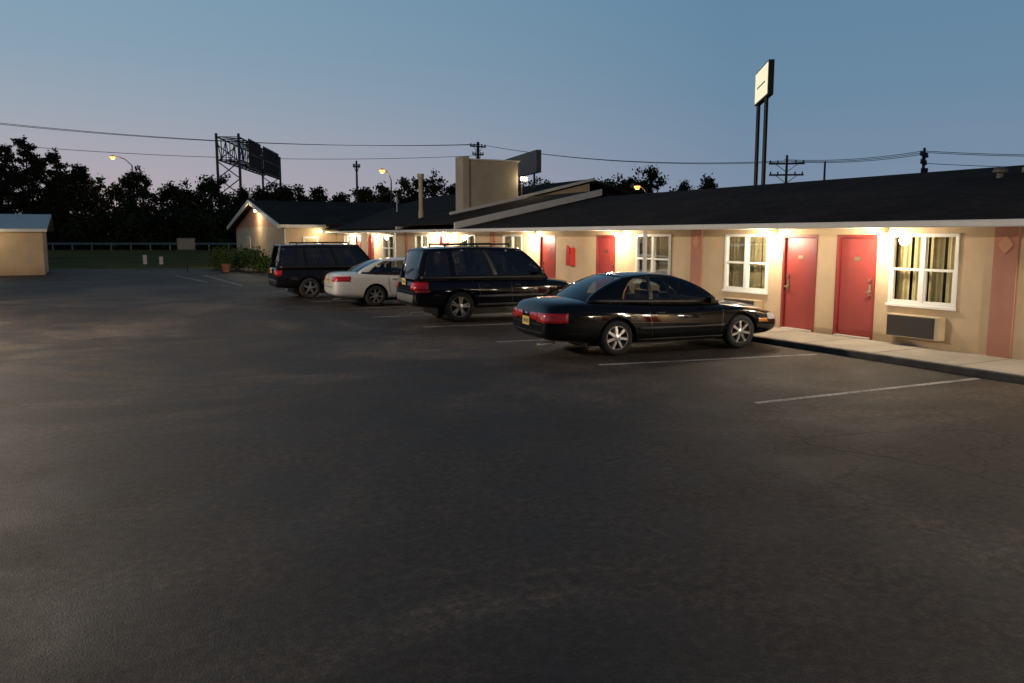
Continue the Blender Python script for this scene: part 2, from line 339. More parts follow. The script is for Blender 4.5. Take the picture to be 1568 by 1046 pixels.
rv=MB(); rv.beam((17.6,11.0,3.25),(17.6,11.0,3.50),.07,12); rv.lathe([(.01,.13),(.10,.11),(.15,.05),(.15,.0),(.08,-.02)],(17.6,11.0,3.50),k=16)
rv.box(18.2,18.8,10.4,10.9,3.45,3.62); rv.obj('roof_vents',M['dsteel'],motel)
for (x,yy,z0,z1,r,mt) in((15.0,38.5,2.9,5.0,.11,'beige'),(17.5,49,3.4,4.4,.05,'steel')):
    m=MB(); m.beam((x,yy,z0),(x,yy,z1),r,14); m.beam((x,yy,z1),(x,yy,z1+.18),r*1.6,14); m.beam((x,yy,z0),(x,yy,z0+.5),r*1.25,14); m.obj('vent_pipe',M[mt],motel)
ch=MB(); ch.box(16.021,18.6,35.0,35.7,3.0,5.62)
ch.box(15.68,16.02,34.93,35.78,3.0,5.78); ch.obj('chimney_block',M['block'],motel,bevel=.02)
cc=MB(); cc.box(16.03,18.68,34.94,35.76,5.625,5.69); cc.obj('chimney_cap',M['white'],motel)
fl=MB(); fl.hexa([(15.0,34.8,3.05),(19.0,34.8,3.92),(19.0,34.92,3.92),(15.0,34.92,3.05),(15.0,34.8,3.22),(19.0,34.8,4.09),(19.0,34.92,4.09),(15.0,34.92,3.22)]); fl.obj('chimney_flashing',M['white'],motel)
fm=MB(); fm.beam((18.9,35.2,4.0),(18.9,35.2,4.75),.03,8); fm.box(18.75,19.15,35.05,35.2,4.75,4.95); fm.obj('floodlight_housing',M['dsteel'],motel)
fm=MB(); fm.box(18.78,19.12,35.03,35.048,4.77,4.93); fm.obj('floodlight_lens',M['lampw'],motel)
point('floodlight_bulb',(18.9,34.85,4.8),30,parent=motel,r=.08)
# far wing
wg=MB(); wg.box(10.6,13.75,49.0,49.15,.0,2.72); wg.box(10.6,10.75,49.151,66.5,0,2.72); wg.obj('wing_wall',M['wall'],motel)
gt=MB(); gt.v+=[(10.6,49.0,2.721),(10.6,66.5,2.721),(10.6,57.75,4.35),(10.75,49.0,2.721),(10.75,66.5,2.721),(10.75,57.75,4.35)]; gt.f+=[(0,2,1),(3,4,5),(0,3,5,2),(2,5,4,1)]; gt.obj('wing_gable',M['salmon'],motel)
wr=MB()
wr.hexa([(10.1,48.4,2.68),(24,48.4,2.68),(24,57.75,4.4),(10.1,57.75,4.4),(10.1,48.4,2.80),(24,48.4,2.80),(24,57.75,4.52),(10.1,57.75,4.52)])
wr.hexa([(10.1,57.751,4.4),(24,57.751,4.4),(24,67.1,2.68),(10.1,67.1,2.68),(10.1,57.751,4.52),(24,57.751,4.52),(24,67.1,2.80),(10.1,67.1,2.80)])
wr.obj('wing_roof',M['shingle'],motel)
wt=MB()
wt.hexa([(10.0,48.4,2.58),(10.097,48.4,2.58),(10.097,57.75,4.3),(10.0,57.75,4.3),(10.0,48.4,2.83),(10.097,48.4,2.83),(10.097,57.75,4.55),(10.0,57.75,4.55)])
wt.hexa([(10.0,57.751,4.3),(10.097,57.751,4.3),(10.097,67.1,2.58),(10.0,67.1,2.58),(10.0,57.751,4.55),(10.097,57.751,4.55),(10.097,67.1,2.83),(10.0,67.1,2.83)])
wt.box(10.1,12.8,48.28,48.397,2.62,2.79); wt.box(10.52,10.598,49.0,49.1,0,2.6)
wt.obj('wing_trim',M['white'],motel)
ww=MB(); ww.box(10.56,10.598,60.5,61.8,.9,2.1); ww.box(11.6,12.5,48.95,48.998,.9,2.1); ww.obj('wing_window_frames',M['frame'],motel)
ww=MB(); ww.box(10.55,10.559,60.6,61.7,1.0,2.0); ww.box(11.7,12.4,48.94,48.949,1.0,2.0); ww.obj('wing_window_panes',M['curtain'],motel)
wl2=MB(); wl2.lathe([(.0,-.12),(.07,-.1),(.09,-.03),(.06,.03),(0,.05)],(10.42,57.3,3.85),k=12); wl2.lathe([(.0,-.12),(.07,-.1),(.09,-.03),(.06,.03),(0,.05)],(12.6,48.8,2.45),k=12); wl2.obj('wing_lamp_globes',M['lampw'],motel)
point('wing_lamp_bulb',(9.9,56.9,3.5),190,parent=motel,r=.08); point('wing_lamp_bulb',(12.4,48.5,2.35),25,parent=motel,r=.05)

# opposite wing (left, its lamps light the far left of the lot)
ow=empty('motel_opposite_wing')
m=MB(); m.box(-9.2,-9,8,40,0,2.5); m.box(-16,-9.201,8,8.2,0,2.5); m.box(-16,-9.201,39.8,40,0,2.5); m.obj('walls',M['wall'],ow)
m=MB(); m.hexa([(-8.2,7.5,2.45),(-12.5,7.5,3.5),(-12.5,40.5,3.5),(-8.2,40.5,2.45),(-8.2,7.5,2.55),(-12.5,7.5,3.62),(-12.5,40.5,3.62),(-8.2,40.5,2.55)]); m.hexa([(-12.501,7.5,3.5),(-17,7.5,2.45),(-17,40.5,2.45),(-12.501,40.5,3.5),(-12.501,7.5,3.62),(-17,7.5,2.55),(-17,40.5,2.55),(-12.501,40.5,3.62)]); m.obj('roof',M['shingle'],ow)
m=MB(); m.box(-8.19,-8.1,7.5,40.5,2.44,2.58); m.obj('gutter',M['white'],ow)
m=MB(); g2=MB(); w2=MB(); w3=MB()
for k in range(5):
    y0=10+k*6.2; m.box(-8.998,-8.95,y0,y0+.95,.1,2.1); m.box(-8.998,-8.95,y0+1.3,y0+2.25,.1,2.1)
    for (p,q) in((y0+2.7,y0+4.1),(y0-1.8,y0-.4)):
        if p<8.1: continue
        w2.box(-8.998,-8.94,p,p+.07,.9,2.1); w2.box(-8.998,-8.94,q-.07,q,.9,2.1); w2.box(-8.998,-8.94,p+.07,q-.07,.9,.97); w2.box(-8.998,-8.94,p+.07,q-.07,2.03,2.1); w2.box(-8.998,-8.945,(p+q)/2-.04,(p+q)/2+.04,.97,2.03)
        w3.box(-8.997,-8.985,p+.07,q-.07,.97,2.03)
    g2.lathe([(0,-.1),(.05,-.08),(.05,0),(0,.03)],(-8.9,y0+1.12,2.3),k=10); point('wall_lamp_bulb',(-8.7,y0+1.12,2.15),60,parent=ow)
m.obj('doors',M['red'],ow); g2.obj('lamp_globes',M['lampw'],ow); w2.obj('window_frames',M['frame'],ow); w3.obj('window_panes',M['curtain'],ow)

lp=empty('added_flood_pole',(-7.6,21.5,0)); m=MB(); m.beam((0,0,0),(0,0,6.6),.09,10,.06); m.beam((0,0,6.5),(.9,0,6.75),.04,8); m.obj('pole',M['dsteel'],lp)  # unseen pole lamp, added to light the left of the lot
m=MB(); m.box(.7,1.25,-.2,.2,6.72,6.9); m.obj('housing',M['dsteel'],lp,bevel=.02); m=MB(); m.box(.74,1.21,-.16,.16,6.70,6.718); m.obj('lens',M['lampw'],lp); point('added_flood_bulb',(1.0,0,6.5),6800,(1,.80,.60),.15,lp)

# shed at far left
sh=empty('storage_shed')
m=MB(); m.box(-16,-1.95,52.1,58,0,2.44); m.obj('walls',M['wall'],sh)
m=MB(); m.hexa([(-16.2,51.7,2.42),(-1.7,51.7,2.42),(-1.55,56,3.3),(-16.2,56,3.3),(-16.2,51.7,2.5),(-1.7,51.7,2.5),(-1.55,56,3.4),(-16.2,56,3.4)]); m.hexa([(-16.2,56.001,3.3),(-1.55,56.001,3.3),(-1.6,60,2.42),(-16.2,60,2.42),(-16.2,56.001,3.4),(-1.55,56.001,3.4),(-1.6,60,2.5),(-16.2,60,2.5)]); m.obj('roof',M['greyroof'],sh)
m=MB(); m.box(-16.2,-1.7,51.6,51.697,2.36,2.52); m.obj('fascia',M['white'],sh)
sl=MB(); sl.lathe([(0,-.1),(.05,-.08),(.05,0),(0,.03)],(-4.6,51.95,2.3),k=10); sl.obj('lamp_globe',M['lampw'],sh)
point('shed_lamp_bulb',(-4.6,50.9,2.1),30,parent=sh)

# ------------------------------------------------------------ highway bank and far scenery
E=Vector((.8865,-.4627,0)); view_fwd=Vector((.4627,.8865,0))   # camera's right and forward directions on the ground; the highway runs along the first
def view_pos(a,b,z=0):  # world position from depth and sideways offset relative to the camera
    p=view_fwd*a+E*b; return (p.x,p.y,z)
def bankz(a): 
    t=min(1,max(0,(a-56)/26)); return .68*t*t*(3-2*t)
v=[];f=[];As=[52,54,56,60,64,68,72,76,80,84,90,130]; Bs=[-140,-60,-45,-30,-15,0,30,140]
for a in As:
    for b_ in Bs: 
        v.append(view_pos(a,b_,bankz(a)-.016))
for i in range(len(As)-1):
    for j in range(len(Bs)-1):
        k=i*len(Bs)+j; f.append((k,k+1,k+len(Bs)+1,k+len(Bs)))
mobj('grass_bank',v,f,M['grass'],smooth=True)
sheet('highway_road',[view_pos(86.5,-300)[:2],view_pos(86.5,300)[:2],view_pos(90,300)[:2],view_pos(90,-300)[:2]],.70,M['asphalt'])
gr=MB(); 
pr=[(.0,.10),(.05,.06),(.0,.0),(.05,-.06),(.0,-.10)]
for j in range(43):
    b0=-75+j*2; a=84
    P=[view_pos(a-x,b0,1.33+z) for x,z in pr]; Q=[view_pos(a-x,b0+2,1.33+z) for x,z in pr]; k=len(gr.v); gr.v+=P+Q
    for i in range(4): gr.f.append((k+i,k+5+i,k+6+i,k+i+1))
    gr.beam(view_pos(84.12,b0,.5),view_pos(84.12,b0,1.45),.07,6)
gr.obj('guard_rail',M['steel'])

def utility_pole(loc,h,arms,rz=0,r=.14,xf=False):
    e=empty('utility_pole',loc,rz); m=MB(); m.beam((0,0,-.2),(0,0,h),r,10,r*.65); m.obj('pole',M['wood'],e)
    m=MB(); q=MB()
    for z,w in arms:
        m.box(-w/2,w/2,-.06,.06,z-.06,z+.06); m.beam((-w*.3,0,z-.05),(0,0,z-.6),.025,5); m.beam((w*.3,0,z-.05),(0,0,z-.6),.025,5)
        for s in(-.46,-.25,.25,.46): q.lathe([(.03,0),(.06,.03),(.05,.10),(.06,.14),(.0,.2)],(s*w,0,z+.06),k=8)
    if xf: m.beam((.35,0,h-2.2),(.35,0,h-1.3),.22,12)
    if arms:
        m.obj('crossarms',M['wood'],e); q.obj('insulators',M['dsteel'],e)
    return e
A0=math.radians(-27)
utility_pole((32.0,67.9,0),10.5,[(10.1,1.7),(9.4,1.2)],math.radians(10),.2)
utility_pole((45.3,44.0,0),7.9,[(7.3,2.5),(6.5,2.4)],math.radians(-35),.13)
utility_pole((49.6,36.2,0),7.9,[(7.4,2.2),(6.9,1.6)],math.radians(25),.13,True)
utility_pole((43.8,39.2,0),7.0,[],0,.10)
utility_pole((20.8,68.1,0),8.4,[(7.9,.6)],0,.12)
utility_pole((-12,76,0),11.5,[(11,2.2)],A0,.15)
utility_pole((72,22,0),8.6,[(8.1,2.4)],A0,.15)
def wires(name,a,b,offs,sag,r=.022,n=20):
    cu=bpy.data.curves.new(name,'CURVE'); cu.dimensions='3D'; cu.bevel_depth=r; cu.bevel_resolution=1
    for da,db in offs:
        sp=cu.splines.new('POLY'); sp.points.add(n)
        for i in range(n+1):
            t=i/n; p=Vector(a).lerp(Vector(b),t); o=Vector(da).lerp(Vector(db),t); z=-4*sag*t*(1-t)
            sp.points[i].co=(p.x+o.x,p.y+o.y,p.z+o.z+z,1)
    cu.materials.append(M['wire']); o=bpy.data.objects.new(name,cu); COL.objects.link(o)
wires('power_lines',(-12,76,11.2),(32,67.9,10.3),[((0,0,0),(0,0,0)),((0,-1,0),(0,-.7,-.1)),((0,.2,-1.6),(0,0,-1))],.9)
wires('power_lines',(32,67.9,10.3),(45.3,44,7.5),[((0,0,0),(0,0,0)),((.5,.3,0),(.8,.5,0))],.7)
wires('power_lines',(45.3,44,7.5),(49.6,36.2,7.6),[((0,0,0),(0,0,0)),((-.9,-.6,0),(-.9,-.5,0)),((.9,.5,0),(.9,.4,0))],.25)
wires('power_lines',(49.6,36.2,7.6),(72,22,8.2),[((0,0,0),(0,0,0)),((-.9,-.6,0),(-.9,-.5,0)),((0,0,-.7),(0,0,-.7))],.6)

def street_lamp(base,head,z,power):
    e=empty('street_lamp',(base[0],base[1],0)); d=Vector((head[0]-base[0],head[1]-base[1],0))
    m=MB(); m.beam((0,0,0),(0,0,z-1.0),.11,8,.07); pts=[Vector((0,0,z-1.0)),d*.35+Vector((0,0,z-.3)),d*.75+Vector((0,0,z)),d+Vector((0,0,z+.05))]
    for a,b in zip(pts,pts[1:]): m.beam(a,b,.05,6)
    m.obj('pole_and_arm',M['dsteel'],e)
    c=d+Vector((0,0,z)); m=MB(); m.lathe([(0,.14),(.20,.10),(.31,0)],c,k=12); m.obj('lamp_hood',M['dsteel'],e)
    m=MB(); m.lathe([(.30,0),(.29,-.15),(.16,-.30),(0,-.35)],c,k=12); m.obj('lamp_globe',M['lampo'],e,smooth=True)
    point('lamp_bulb',tuple(c+Vector((0,0,-.55))),power,(1,.50,.20),.15,e)
street_lamp((5.5,104.3),(3.6,105.3),11.1,250)
street_lamp((28.3,80.9),(27.5,81.3),8.8,160)
street_lamp((48.6,64.8),(47.7,65.3),6.9,90)

# gantry
ga=empty('highway_sign_gantry'); m=MB()
P0=Vector((14.9,105.0,0));P1=Vector((24.8,129.2,0)); ax=(P1-P0).normalized(); pr_=Vector((ax.y,-ax.x,0))
W=2.6
for P,ht in((P0,14.3),(P1,14.0)):
    a=P; b_=P+pr_*W
    m.beam(a,a+Vector((0,0,ht)),.16,8); m.beam(b_,b_+Vector((0,0,ht)),.16,8)
    z=1
    while z<ht-2: m.beam(a+Vector((0,0,z)),b_+Vector((0,0,z+2)),.07,5); m.beam(b_+Vector((0,0,z)),a+Vector((0,0,z+2)),.07,5); z+=2
zt,zb=13.9,11.2; n=12
for k in range(n):
    a=P0.lerp(P1,k/n); b_=P0.lerp(P1,(k+1)/n)
    for o in(Vector((0,0,0)),pr_*W):
        for z in(zt,zb): m.beam(a+o+Vector((0,0,z)),b_+o+Vector((0,0,z)),.10,6)
        m.beam(a+o+Vector((0,0,zb)),a+o+Vector((0,0,zt)),.06,5)
        m.beam(a+o+Vector((0,0,zb if k%2 else zt)),b_+o+Vector((0,0,zt if k%2 else zb)),.06,5)
    for z in(zt,zb): m.beam(a+Vector((0,0,z)),b_+pr_*W+Vector((0,0,z)),.05,5); m.beam(a+Vector((0,0,z)),a+pr_*W+Vector((0,0,z)),.05,5)
m.obj('truss',M['dsteel'],ga)
m=MB()
for t0,t1 in((.16,.42),(.50,.90)):
    for k in range(20):
        t=t0+(t1-t0)*k/19; c=P0.lerp(P1,t)+pr_*(W+.25); m.beam(c+Vector((0,0,10.4)),c+Vector((0,0,14.2)),.08,4)
    for z in(10.6,12.3,14.0): m.beam(P0.lerp(P1,t0)+pr_*(W+.33)+Vector((0,0,z)),P0.lerp(P1,t1)+pr_*(W+.33)+Vector((0,0,z)),.08,4)
m.obj('sign_panels',M['dsteel'],ga)

# tall pylon sign
ps=empty('pylon_sign'); far=Vector((30.1,31.35,0)); near=Vector((28.15,28.5,0)); ax=(near-far).normalized(); sd=Vector((-ax.y,ax.x,0))
if sd.x>0: sd=-sd
m=MB()
for t in(.12,.72): 
    c=far.lerp(near,t); m.beam(c,c+Vector((0,0,10.0)),.10,10)
m.obj('posts',M['black'],ps)
def slab(m,a,b,n,t,z0,z1):
    P=[a-n*t,b-n*t,b+n*t,a+n*t]; m.hexa([tuple(p+Vector((0,0,z0))) for p in P]+[tuple(p+Vector((0,0,z1))) for p in P])
m=MB(); slab(m,far,near,sd,.13,8.52,10.08); m.obj('cabinet',M['black'],ps,bevel=.02)
m=MB(); slab(m,far.lerp(near,.03)+sd*.136,far.lerp(near,.97)+sd*.136,sd,.004,8.6,10.0); slab(m,far.lerp(near,.03)-sd*.136,far.lerp(near,.97)-sd*.136,sd,.004,8.6,10.0); m.obj('lit_face',M['signw'],ps)
m=MB(); slab(m,far.lerp(near,.2)+sd*.144,far.lerp(near,.8)+sd*.144,sd,.002,9.2,9.28); m.obj('lettering',M['beige'],ps)

# roof billboard
rb=empty('roof_billboard'); a=Vector((23.6,47.0,0)); b_=Vector((22.1,39.2,0)); ax=(b_-a).normalized(); n_=Vector((-ax.y,ax.x,0))
m=MB(); slab(m,a,b_,n_,.14,5.55,6.75); m.obj('panel',M['dsteel'],rb)
m=MB()
for t in(.1,.5,.9):
    c=a.lerp(b_,t); m.beam(c+Vector((0,0,4.2)),c+Vector((0,0,5.6)),.06,6)
m.obj('struts',M['dsteel'],rb)

ss=empty('notice_sign',(5.4,51.9,0),math.radians(-20)); m=MB(); m.beam((0,0,0),(0,0,1.35),.035,8); m.obj('post',M['black'],ss)
m=MB(); m.box(-.52,.52,-.03,.03,1.3,2.02); m.obj('board',M['black'],ss,bevel=.01); m=MB(); m.box(-.46,.46,-.036,-.032,1.36,1.96); m.obj('face',M['clad'],ss)
for b_ in(-27.3,-26.1):
    p=view_pos(61,b_); e=empty('utility_pedestal',(p[0],p[1],bankz(61)-.05)); m=MB(); m.box(-.13,.13,-.13,.13,0,.62 if b_<-27 else .5); m.lathe([(.16,0),(.16,.06),(0,.12)],(0,0,.62 if b_<-27 else .5),k=8); m.obj('cabinet',M['wwhite'],e,bevel=.02)

# ------------------------------------------------------------ foliage
def leaf_cloud(centers,radii,counts,size):
    P=[];
    for c,r,n in zip(centers,radii,counts):
        P.append(np.array(c)+rng.normal(size=(n,3))*r*np.array([.52,.52,.42]))
    P=np.concatenate(P); n=len(P)
    u=rng.normal(size=(n,3)); u/=np.linalg.norm(u,axis=1)[:,None]; w=rng.normal(size=(n,3)); w=np.cross(u,w); w/=np.linalg.norm(w,axis=1)[:,None]
    s=(size*(.6+.8*rng.random(n)))[:,None]
    q=np.stack([P-u*s,P-w*s*.55,P+u*s,P+w*s*.55],1).reshape(-1,3)
    return q
def leaf_obj(name,q,mat,parent=None):
    n=len(q)//4; me=bpy.data.meshes.new(name); me.vertices.add(n*4); me.vertices.foreach_set('co',q.astype(np.float32).ravel())
    me.loops.add(n*4); me.loops.foreach_set('vertex_index',np.arange(n*4,dtype=np.int32)); me.polygons.add(n); me.polygons.foreach_set('loop_start',np.arange(0,n*4,4,dtype=np.int32))
    me.materials.append(mat); me.update(calc_edges=True); me.validate(); o=bpy.data.objects.new(name,me); COL.objects.link(o)
    if parent: o.parent=parent
    return o
us=np.array([-900,-300,-150,0,40,75,100,130,165,190,225,245,270,300,330,380,440,480,520,560,600,640,680,705,740,830,870,950,985,1030,1068,1110,1300,1700,2400])
zs=np.array([10,11,10.5,10.9,12.6,12.4,8.6,10.9,8.2,8.2,10.2,8,9.2,8.4,9.2,8.6,8.2,7.8,7.0,7.4,9,8.6,10.5,9.6,7,9.4,7,10.0,10.4,7.4,10.4,6.5,5,5,5])
Ls=(us-784)/1260*95      # image columns turned into metres sideways of the camera axis, for the tree heights
tl=empty('tree_line'); trunks=MB(); C=[];R=[];K=[]
b_=-120
while b_<110:
    for row in(0,1):
        bb=b_+rng.uniform(-1,1)+row*1.6; a=95+row*7+rng.uniform(-2,2)
        H=np.interp(bb,Ls,zs)*(rng.uniform(.90,1.03) if row==0 else rng.uniform(.72,.95))-.6
        base=Vector(view_pos(a,bb,.6)); trunks.beam(base,base+Vector((rng.uniform(-.3,.3),0,H*.75)),.22,6,.06)
        vis=-62<bb<30
        ncl=30 if vis else 7
        for k in range(ncl):
            t=rng.uniform(.12,.95); wd=2.3*(1-abs(t-.45)**1.5)*(.55+.06*H)
            if t>.8: wd*=.5
            an=rng.uniform(0,6.28); rr=wd*rng.random()**.6
            c=base+Vector((math.cos(an)*rr,math.sin(an)*rr,H*t)); C.append(tuple(c)); r=rng.uniform(.35,1.0)*(1.2-.5*t); R.append(r*(1 if vis else 1.8)); K.append(int((130 if vis else 40)*r)+14)
            if k%4==0: trunks.beam(base+Vector((0,0,H*t*.6)),c,.06,4,.02)
        C.append(tuple(base+Vector((0,0,H-.35)))); R.append(.55); K.append(40)
    b_+=2.0 if -64<b_<32 else 4.0
q=leaf_cloud(C,R,K,.17); leaf_obj('crowns',q,M['leaf'],tl); trunks.obj('trunks',M['bark'],tl)
C=[];R=[];K=[]
b_=-120
while b_<110:
    for z in(.9,2.4,3.6): C.append(view_pos(91+rng.uniform(-1,1),b_+rng.uniform(-.5,.5),z+rng.uniform(-.3,.3))); R.append(1.5); K.append(170)
    b_+=1.3
leaf_obj('undergrowth',leaf_cloud(C,R,K,.24),M['leaf'],tl)
def pine(b,a,H):
    base=Vector(view_pos(a,b,.6)); e=empty('pine_tree',base); m=MB(); m.beam((0,0,0),(0,0,H),.2,7,.03); C=[];R=[];K=[]
    z=H*.3
    while z<H-.3:
        t=1-z/H; Lb=.6+3.2*t
        for k in range(4):
            an=rng.uniform(0,6.28); l=Lb*rng.uniform(.6,1.1); tip=Vector((math.cos(an)*l,math.sin(an)*l,z+.15*l+.1)); m.beam((0,0,z),tip,.05,4,.015)
            for s in(.4,.6,.8,1.0): C.append(tuple(Vector((0,0,z)).lerp(tip,s))); R.append(.38); K.append(22)
        z+=rng.uniform(.5,.8)
    C.append((0,0,H)); R.append(.3);K.append(20)
    m.obj('trunk_and_limbs',M['bark'],e); leaf_obj('needles',leaf_cloud(C,R,K,.15),M['leaf'],e)
pine(-52.5,90,12.0); pine(-49.8,91,10.8); pine(-56,92,11.2)
C=[];R=[];K=[]
for k in range(34):
    t=rng.random(); x=7.6+2.2*t+rng.uniform(-.4,.4); yy=56-6.5*t+rng.uniform(-.6,.6); C.append((x,yy,rng.uniform(.25,1.15))); R.append(rng.uniform(.35,.6)); K.append(150)
sb=empty('shrub_bed'); leaf_obj('leaves',leaf_cloud(C,R,K,.075),M['leaf2'],sb)
m=MB()
for c in C[:20]: m.beam((c[0],c[1],0),c,.02,4)
m.obj('stems',M['bark'],sb)
pt=empty('flower_pot',(7.5,51.2,0)); m=MB(); m.lathe([(.0,0),(.2,0),(.3,.45),(.33,.45),(.33,.5),(.26,.5),(.26,.42),(0,.42)],(0,0,0),k=18); m.obj('pot',M['terra'],pt)
leaf_obj('plant',leaf_cloud([(0,0,.7),(.1,.1,.9)],[.4,.35],[160,120],.07),M['leaf2'],pt)

# ------------------------------------------------------------ cars
def lerp(a,b,t): return a+(b-a)*t
def make_car(name,loc,rz,sp):
    e=empty(name,loc,rz); paint=sp['paint']
    kr,kf=sp.get('k',(1,1)); hb=sp['wb']/2; x_end=sp['st'][0][0]
    def mx(x): return -hb+(x+hb)*kr if x<-hb else (hb+(x-hb)*kf if x>hb else x)
    V=[];F=[]; st_=[(mx(a),b,c_,d) for a,b,c_,d in sp['st']]; npt=9; dxr=mx(x_end)-x_end; dxf=mx(sp['st'][-1][0])-sp['st'][-1][0]
    for (x,w,zb,zt) in st_:
        h=zt-zb; cr=sp.get('crown',.03)
        half=[(0,zb),(.80*w,zb),(.965*w,zb+.07),(w,zb+.30*h),(w*sp.get('mid',1.0),zb+.60*h),(w*.975,zt-.13*min(1,h/.6)),(w*.915,zt-.03),(w*.55,zt+cr*.7),(0,zt+cr)]
        ring=half+[(-y,z) for y,z in half[-2:0:-1]]
        V+=[(x,y,z) for y,z in ring]
    k=len(ring)
    for i in range(len(st_)-1):
        for j in range(k):
            F.append((i*k+j,i*k+(j+1)%k,(i+1)*k+(j+1)%k,(i+1)*k+j))
    for base,rev in((0,False),((len(st_)-1)*k,True)):
        for j in range(npt-1):
            a=base+j; b=base+j+1; c=base+(k-(j+1))%k; d=base+(k-j)%k
            q=[]; 
            for z in(a,b,c,d):
                if z not in q: q.append(z)
            if len(q)>2: F.append(tuple(q if rev else q[::-1]))
    o=mobj('body_tmp',V,F,[paint,M['black']],None,smooth=True)
    bm=bmesh.new(); bm.from_mesh(o.data); bmesh.ops.recalc_face_normals(bm,faces=bm.faces); bm.to_mesh(o.data); bm.free()
    ss_=o.modifiers.new('s','SUBSURF'); ss_.levels=3; ss_.render_levels=3
    R=sp['r']; xs=(-sp['wb']/2,sp['wb']/2); wmax=max(s[1] for s in st_)
    cut=MB()
    for x in xs:
        for sgn in(-1,1):
            y0,y1=(wmax-.30,wmax+.3) if sgn>0 else (-wmax-.3,-wmax+.30)
            n=len(cut.v); kk=40
            rr=R+.055
            for yy in(y0,y1):
                for i in range(kk):
                    t=2*math.pi*i/kk; cut.v.append((x+rr*math.cos(t),yy,R+rr*math.sin(t)))
            for i in range(kk): cut.f.append((n+i,n+(i+1)%kk,n+kk+(i+1)%kk,n+kk+i))
            cut.f.append(tuple(n+i for i in range(kk))[::-1]); cut.f.append(tuple(n+kk+i for i in range(kk)))
    co=cut.obj('cut_tmp',M['black'])
    bm=bmesh.new(); bm.from_mesh(co.data); bmesh.ops.recalc_face_normals(bm,faces=bm.faces); bm.to_mesh(co.data); bm.free()
    dg=bpy.context.evaluated_depsgraph_get()
    full=bpy.data.meshes.new_from_object(o.evaluated_get(dg))
    bvh=BVHTree.FromPolygons([v.co.copy() for v in full.vertices],[tuple(p.vertices) for p in full.polygons])
    bo=o.modifiers.new('b','BOOLEAN'); bo.object=co; bo.operation='DIFFERENCE'; bo.solver='EXACT'
    try: bo.material_mode='TRANSFER'
    except: pass
    dg=bpy.context.evaluated_depsgraph_get(); dg.update()
    me=bpy.data.meshes.new_from_object(o.evaluated_get(dg)); me.name='body'
    bpy.data.objects.remove(o); bpy.data.objects.remove(co)
    body=bpy.data.objects.new('body',me); COL.objects.link(body); body.parent=e
    try: me.shade_smooth(); 
    except: pass
    try: me.set_sharp_from_angle(angle=math.radians(38))
    except: pass
    def cast(o_,d_,off):
        h=bvh.ray_cast(Vector(o_),Vector(d_).normalized())
        if h[0] is None: return None
        return h[0]-Vector(d_).normalized()*off
    def grid(nm,mat,fn,nu,nv,off=.004,thick=0):
        vs=[]
        for i in range(nu+1):
            for j in range(nv+1):
                o_,d_=fn(i/nu,j/nv); p=cast(o_,d_,off)
                vs.append(p)
        fs=[]
        for i in range(nu):
            for j in range(nv):
                q=(i*(nv+1)+j,i*(nv+1)+j+1,(i+1)*(nv+1)+j+1,(i+1)*(nv+1)+j)
                if all(vs[z] is not None for z in q): fs.append(q)
        vs=[v if v is not None else Vector((0,0,.3)) for v in vs]
        ob=mobj(nm,vs,fs,mat,e,smooth=True)
        if thick:
            s_=ob.modifiers.new('t','SOLIDIFY'); s_.thickness=thick; s_.offset=0
        return ob
    def side(nm,mat,poly4,off=.004,nu=8,nv=3,thick=0):
        for sg in(-1,1):
            def fn(u,v,sg=sg):
                a=(lerp(poly4[0][0],poly4[1][0],u),lerp(poly4[0][1],poly4[1][1],u)); b=(lerp(poly4[3][0],poly4[2][0],u),lerp(poly4[3][1],poly4[2][1],u))
                return (lerp(a[0],b[0],v),sg*3,lerp(a[1],b[1],v)),(0,-sg,0)
            grid(nm,mat,fn,nu,nv,off,thick)
    def rear(nm,mat,y0,y1,z0,z1,off=.004,nu=8,nv=3,front=False,thick=0):
        sx=1 if front else -1
        grid(nm,mat,lambda u,v:((sx*5,lerp(y0,y1,u),lerp(z0,z1,v)),(-sx,0,0)),nu,nv,off,thick)
    def corner(nm,mat,ang0,ang1,z0,z1,cx,cy,off=.006,front=False,zs=0,thick=.01):
        for sg in(-1,1):
            def fn(u,v,sg=sg):
                t=math.radians(lerp(ang0,ang1,u)); d=Vector((math.cos(t)*(1 if front else -1),sg*math.sin(t),0)); c=Vector((cx,sg*cy,lerp(z0+zs*u,z1,v)))
                return tuple(c+d*3),tuple(-d)
            grid(nm,mat,fn,14,4,off,thick)
    for (xa,za,xb,zb_) in sp.get('seams',[]):
        w=.007; side('panel_seam',M['black'],[(xa-w,za),(xb-w,zb_),(xb+w,zb_),(xa+w,za)] ,.0025,10,1)
    for (xa,za,xb,zb_,t,mt) in sp.get('mould',[]):
        side('side_moulding',M[mt],[(xa,za),(xb,zb_),(xb,zb_+t),(xa,za+t)],.010,24,2,.012)
    for (x,z) in sp.get('handles',[]):
        side('door_handle',sp.get('hmat',M['black']),[(x-.09,z),(x+.09,z),(x+.09,z+.03),(x-.09,z+.03)],.022,4,1,.02)
    for (mt,a0,a1,z0,z1,cx,cy,fr_) in sp.get('lights',[]): corner('lamp_lens',M[mt],a0,a1,z0,z1,cx+(dxf if fr_ else dxr),cy,front=fr_)
    for (nm,mt,y0,y1,z0,z1,fr_) in sp.get('rear',[]): rear(nm,M[mt],y0,y1,z0,z1,.008,front=fr_,thick=.012)
    g=sp['gh']; xr,xf=g['bx']; rr0,rf0=g['rx']; xr=mx(xr); rr0=mx(rr0) if rr0<-hb else rr0
    wb_,wr=g['w']; zbr,zbf=g['bz']; zr=g['rz']; cw=g.get('taper',.06)
    def bz(x): return lerp(zbr,zbf,(x-xr)/(xf-xr))
    ns,nf=28,14
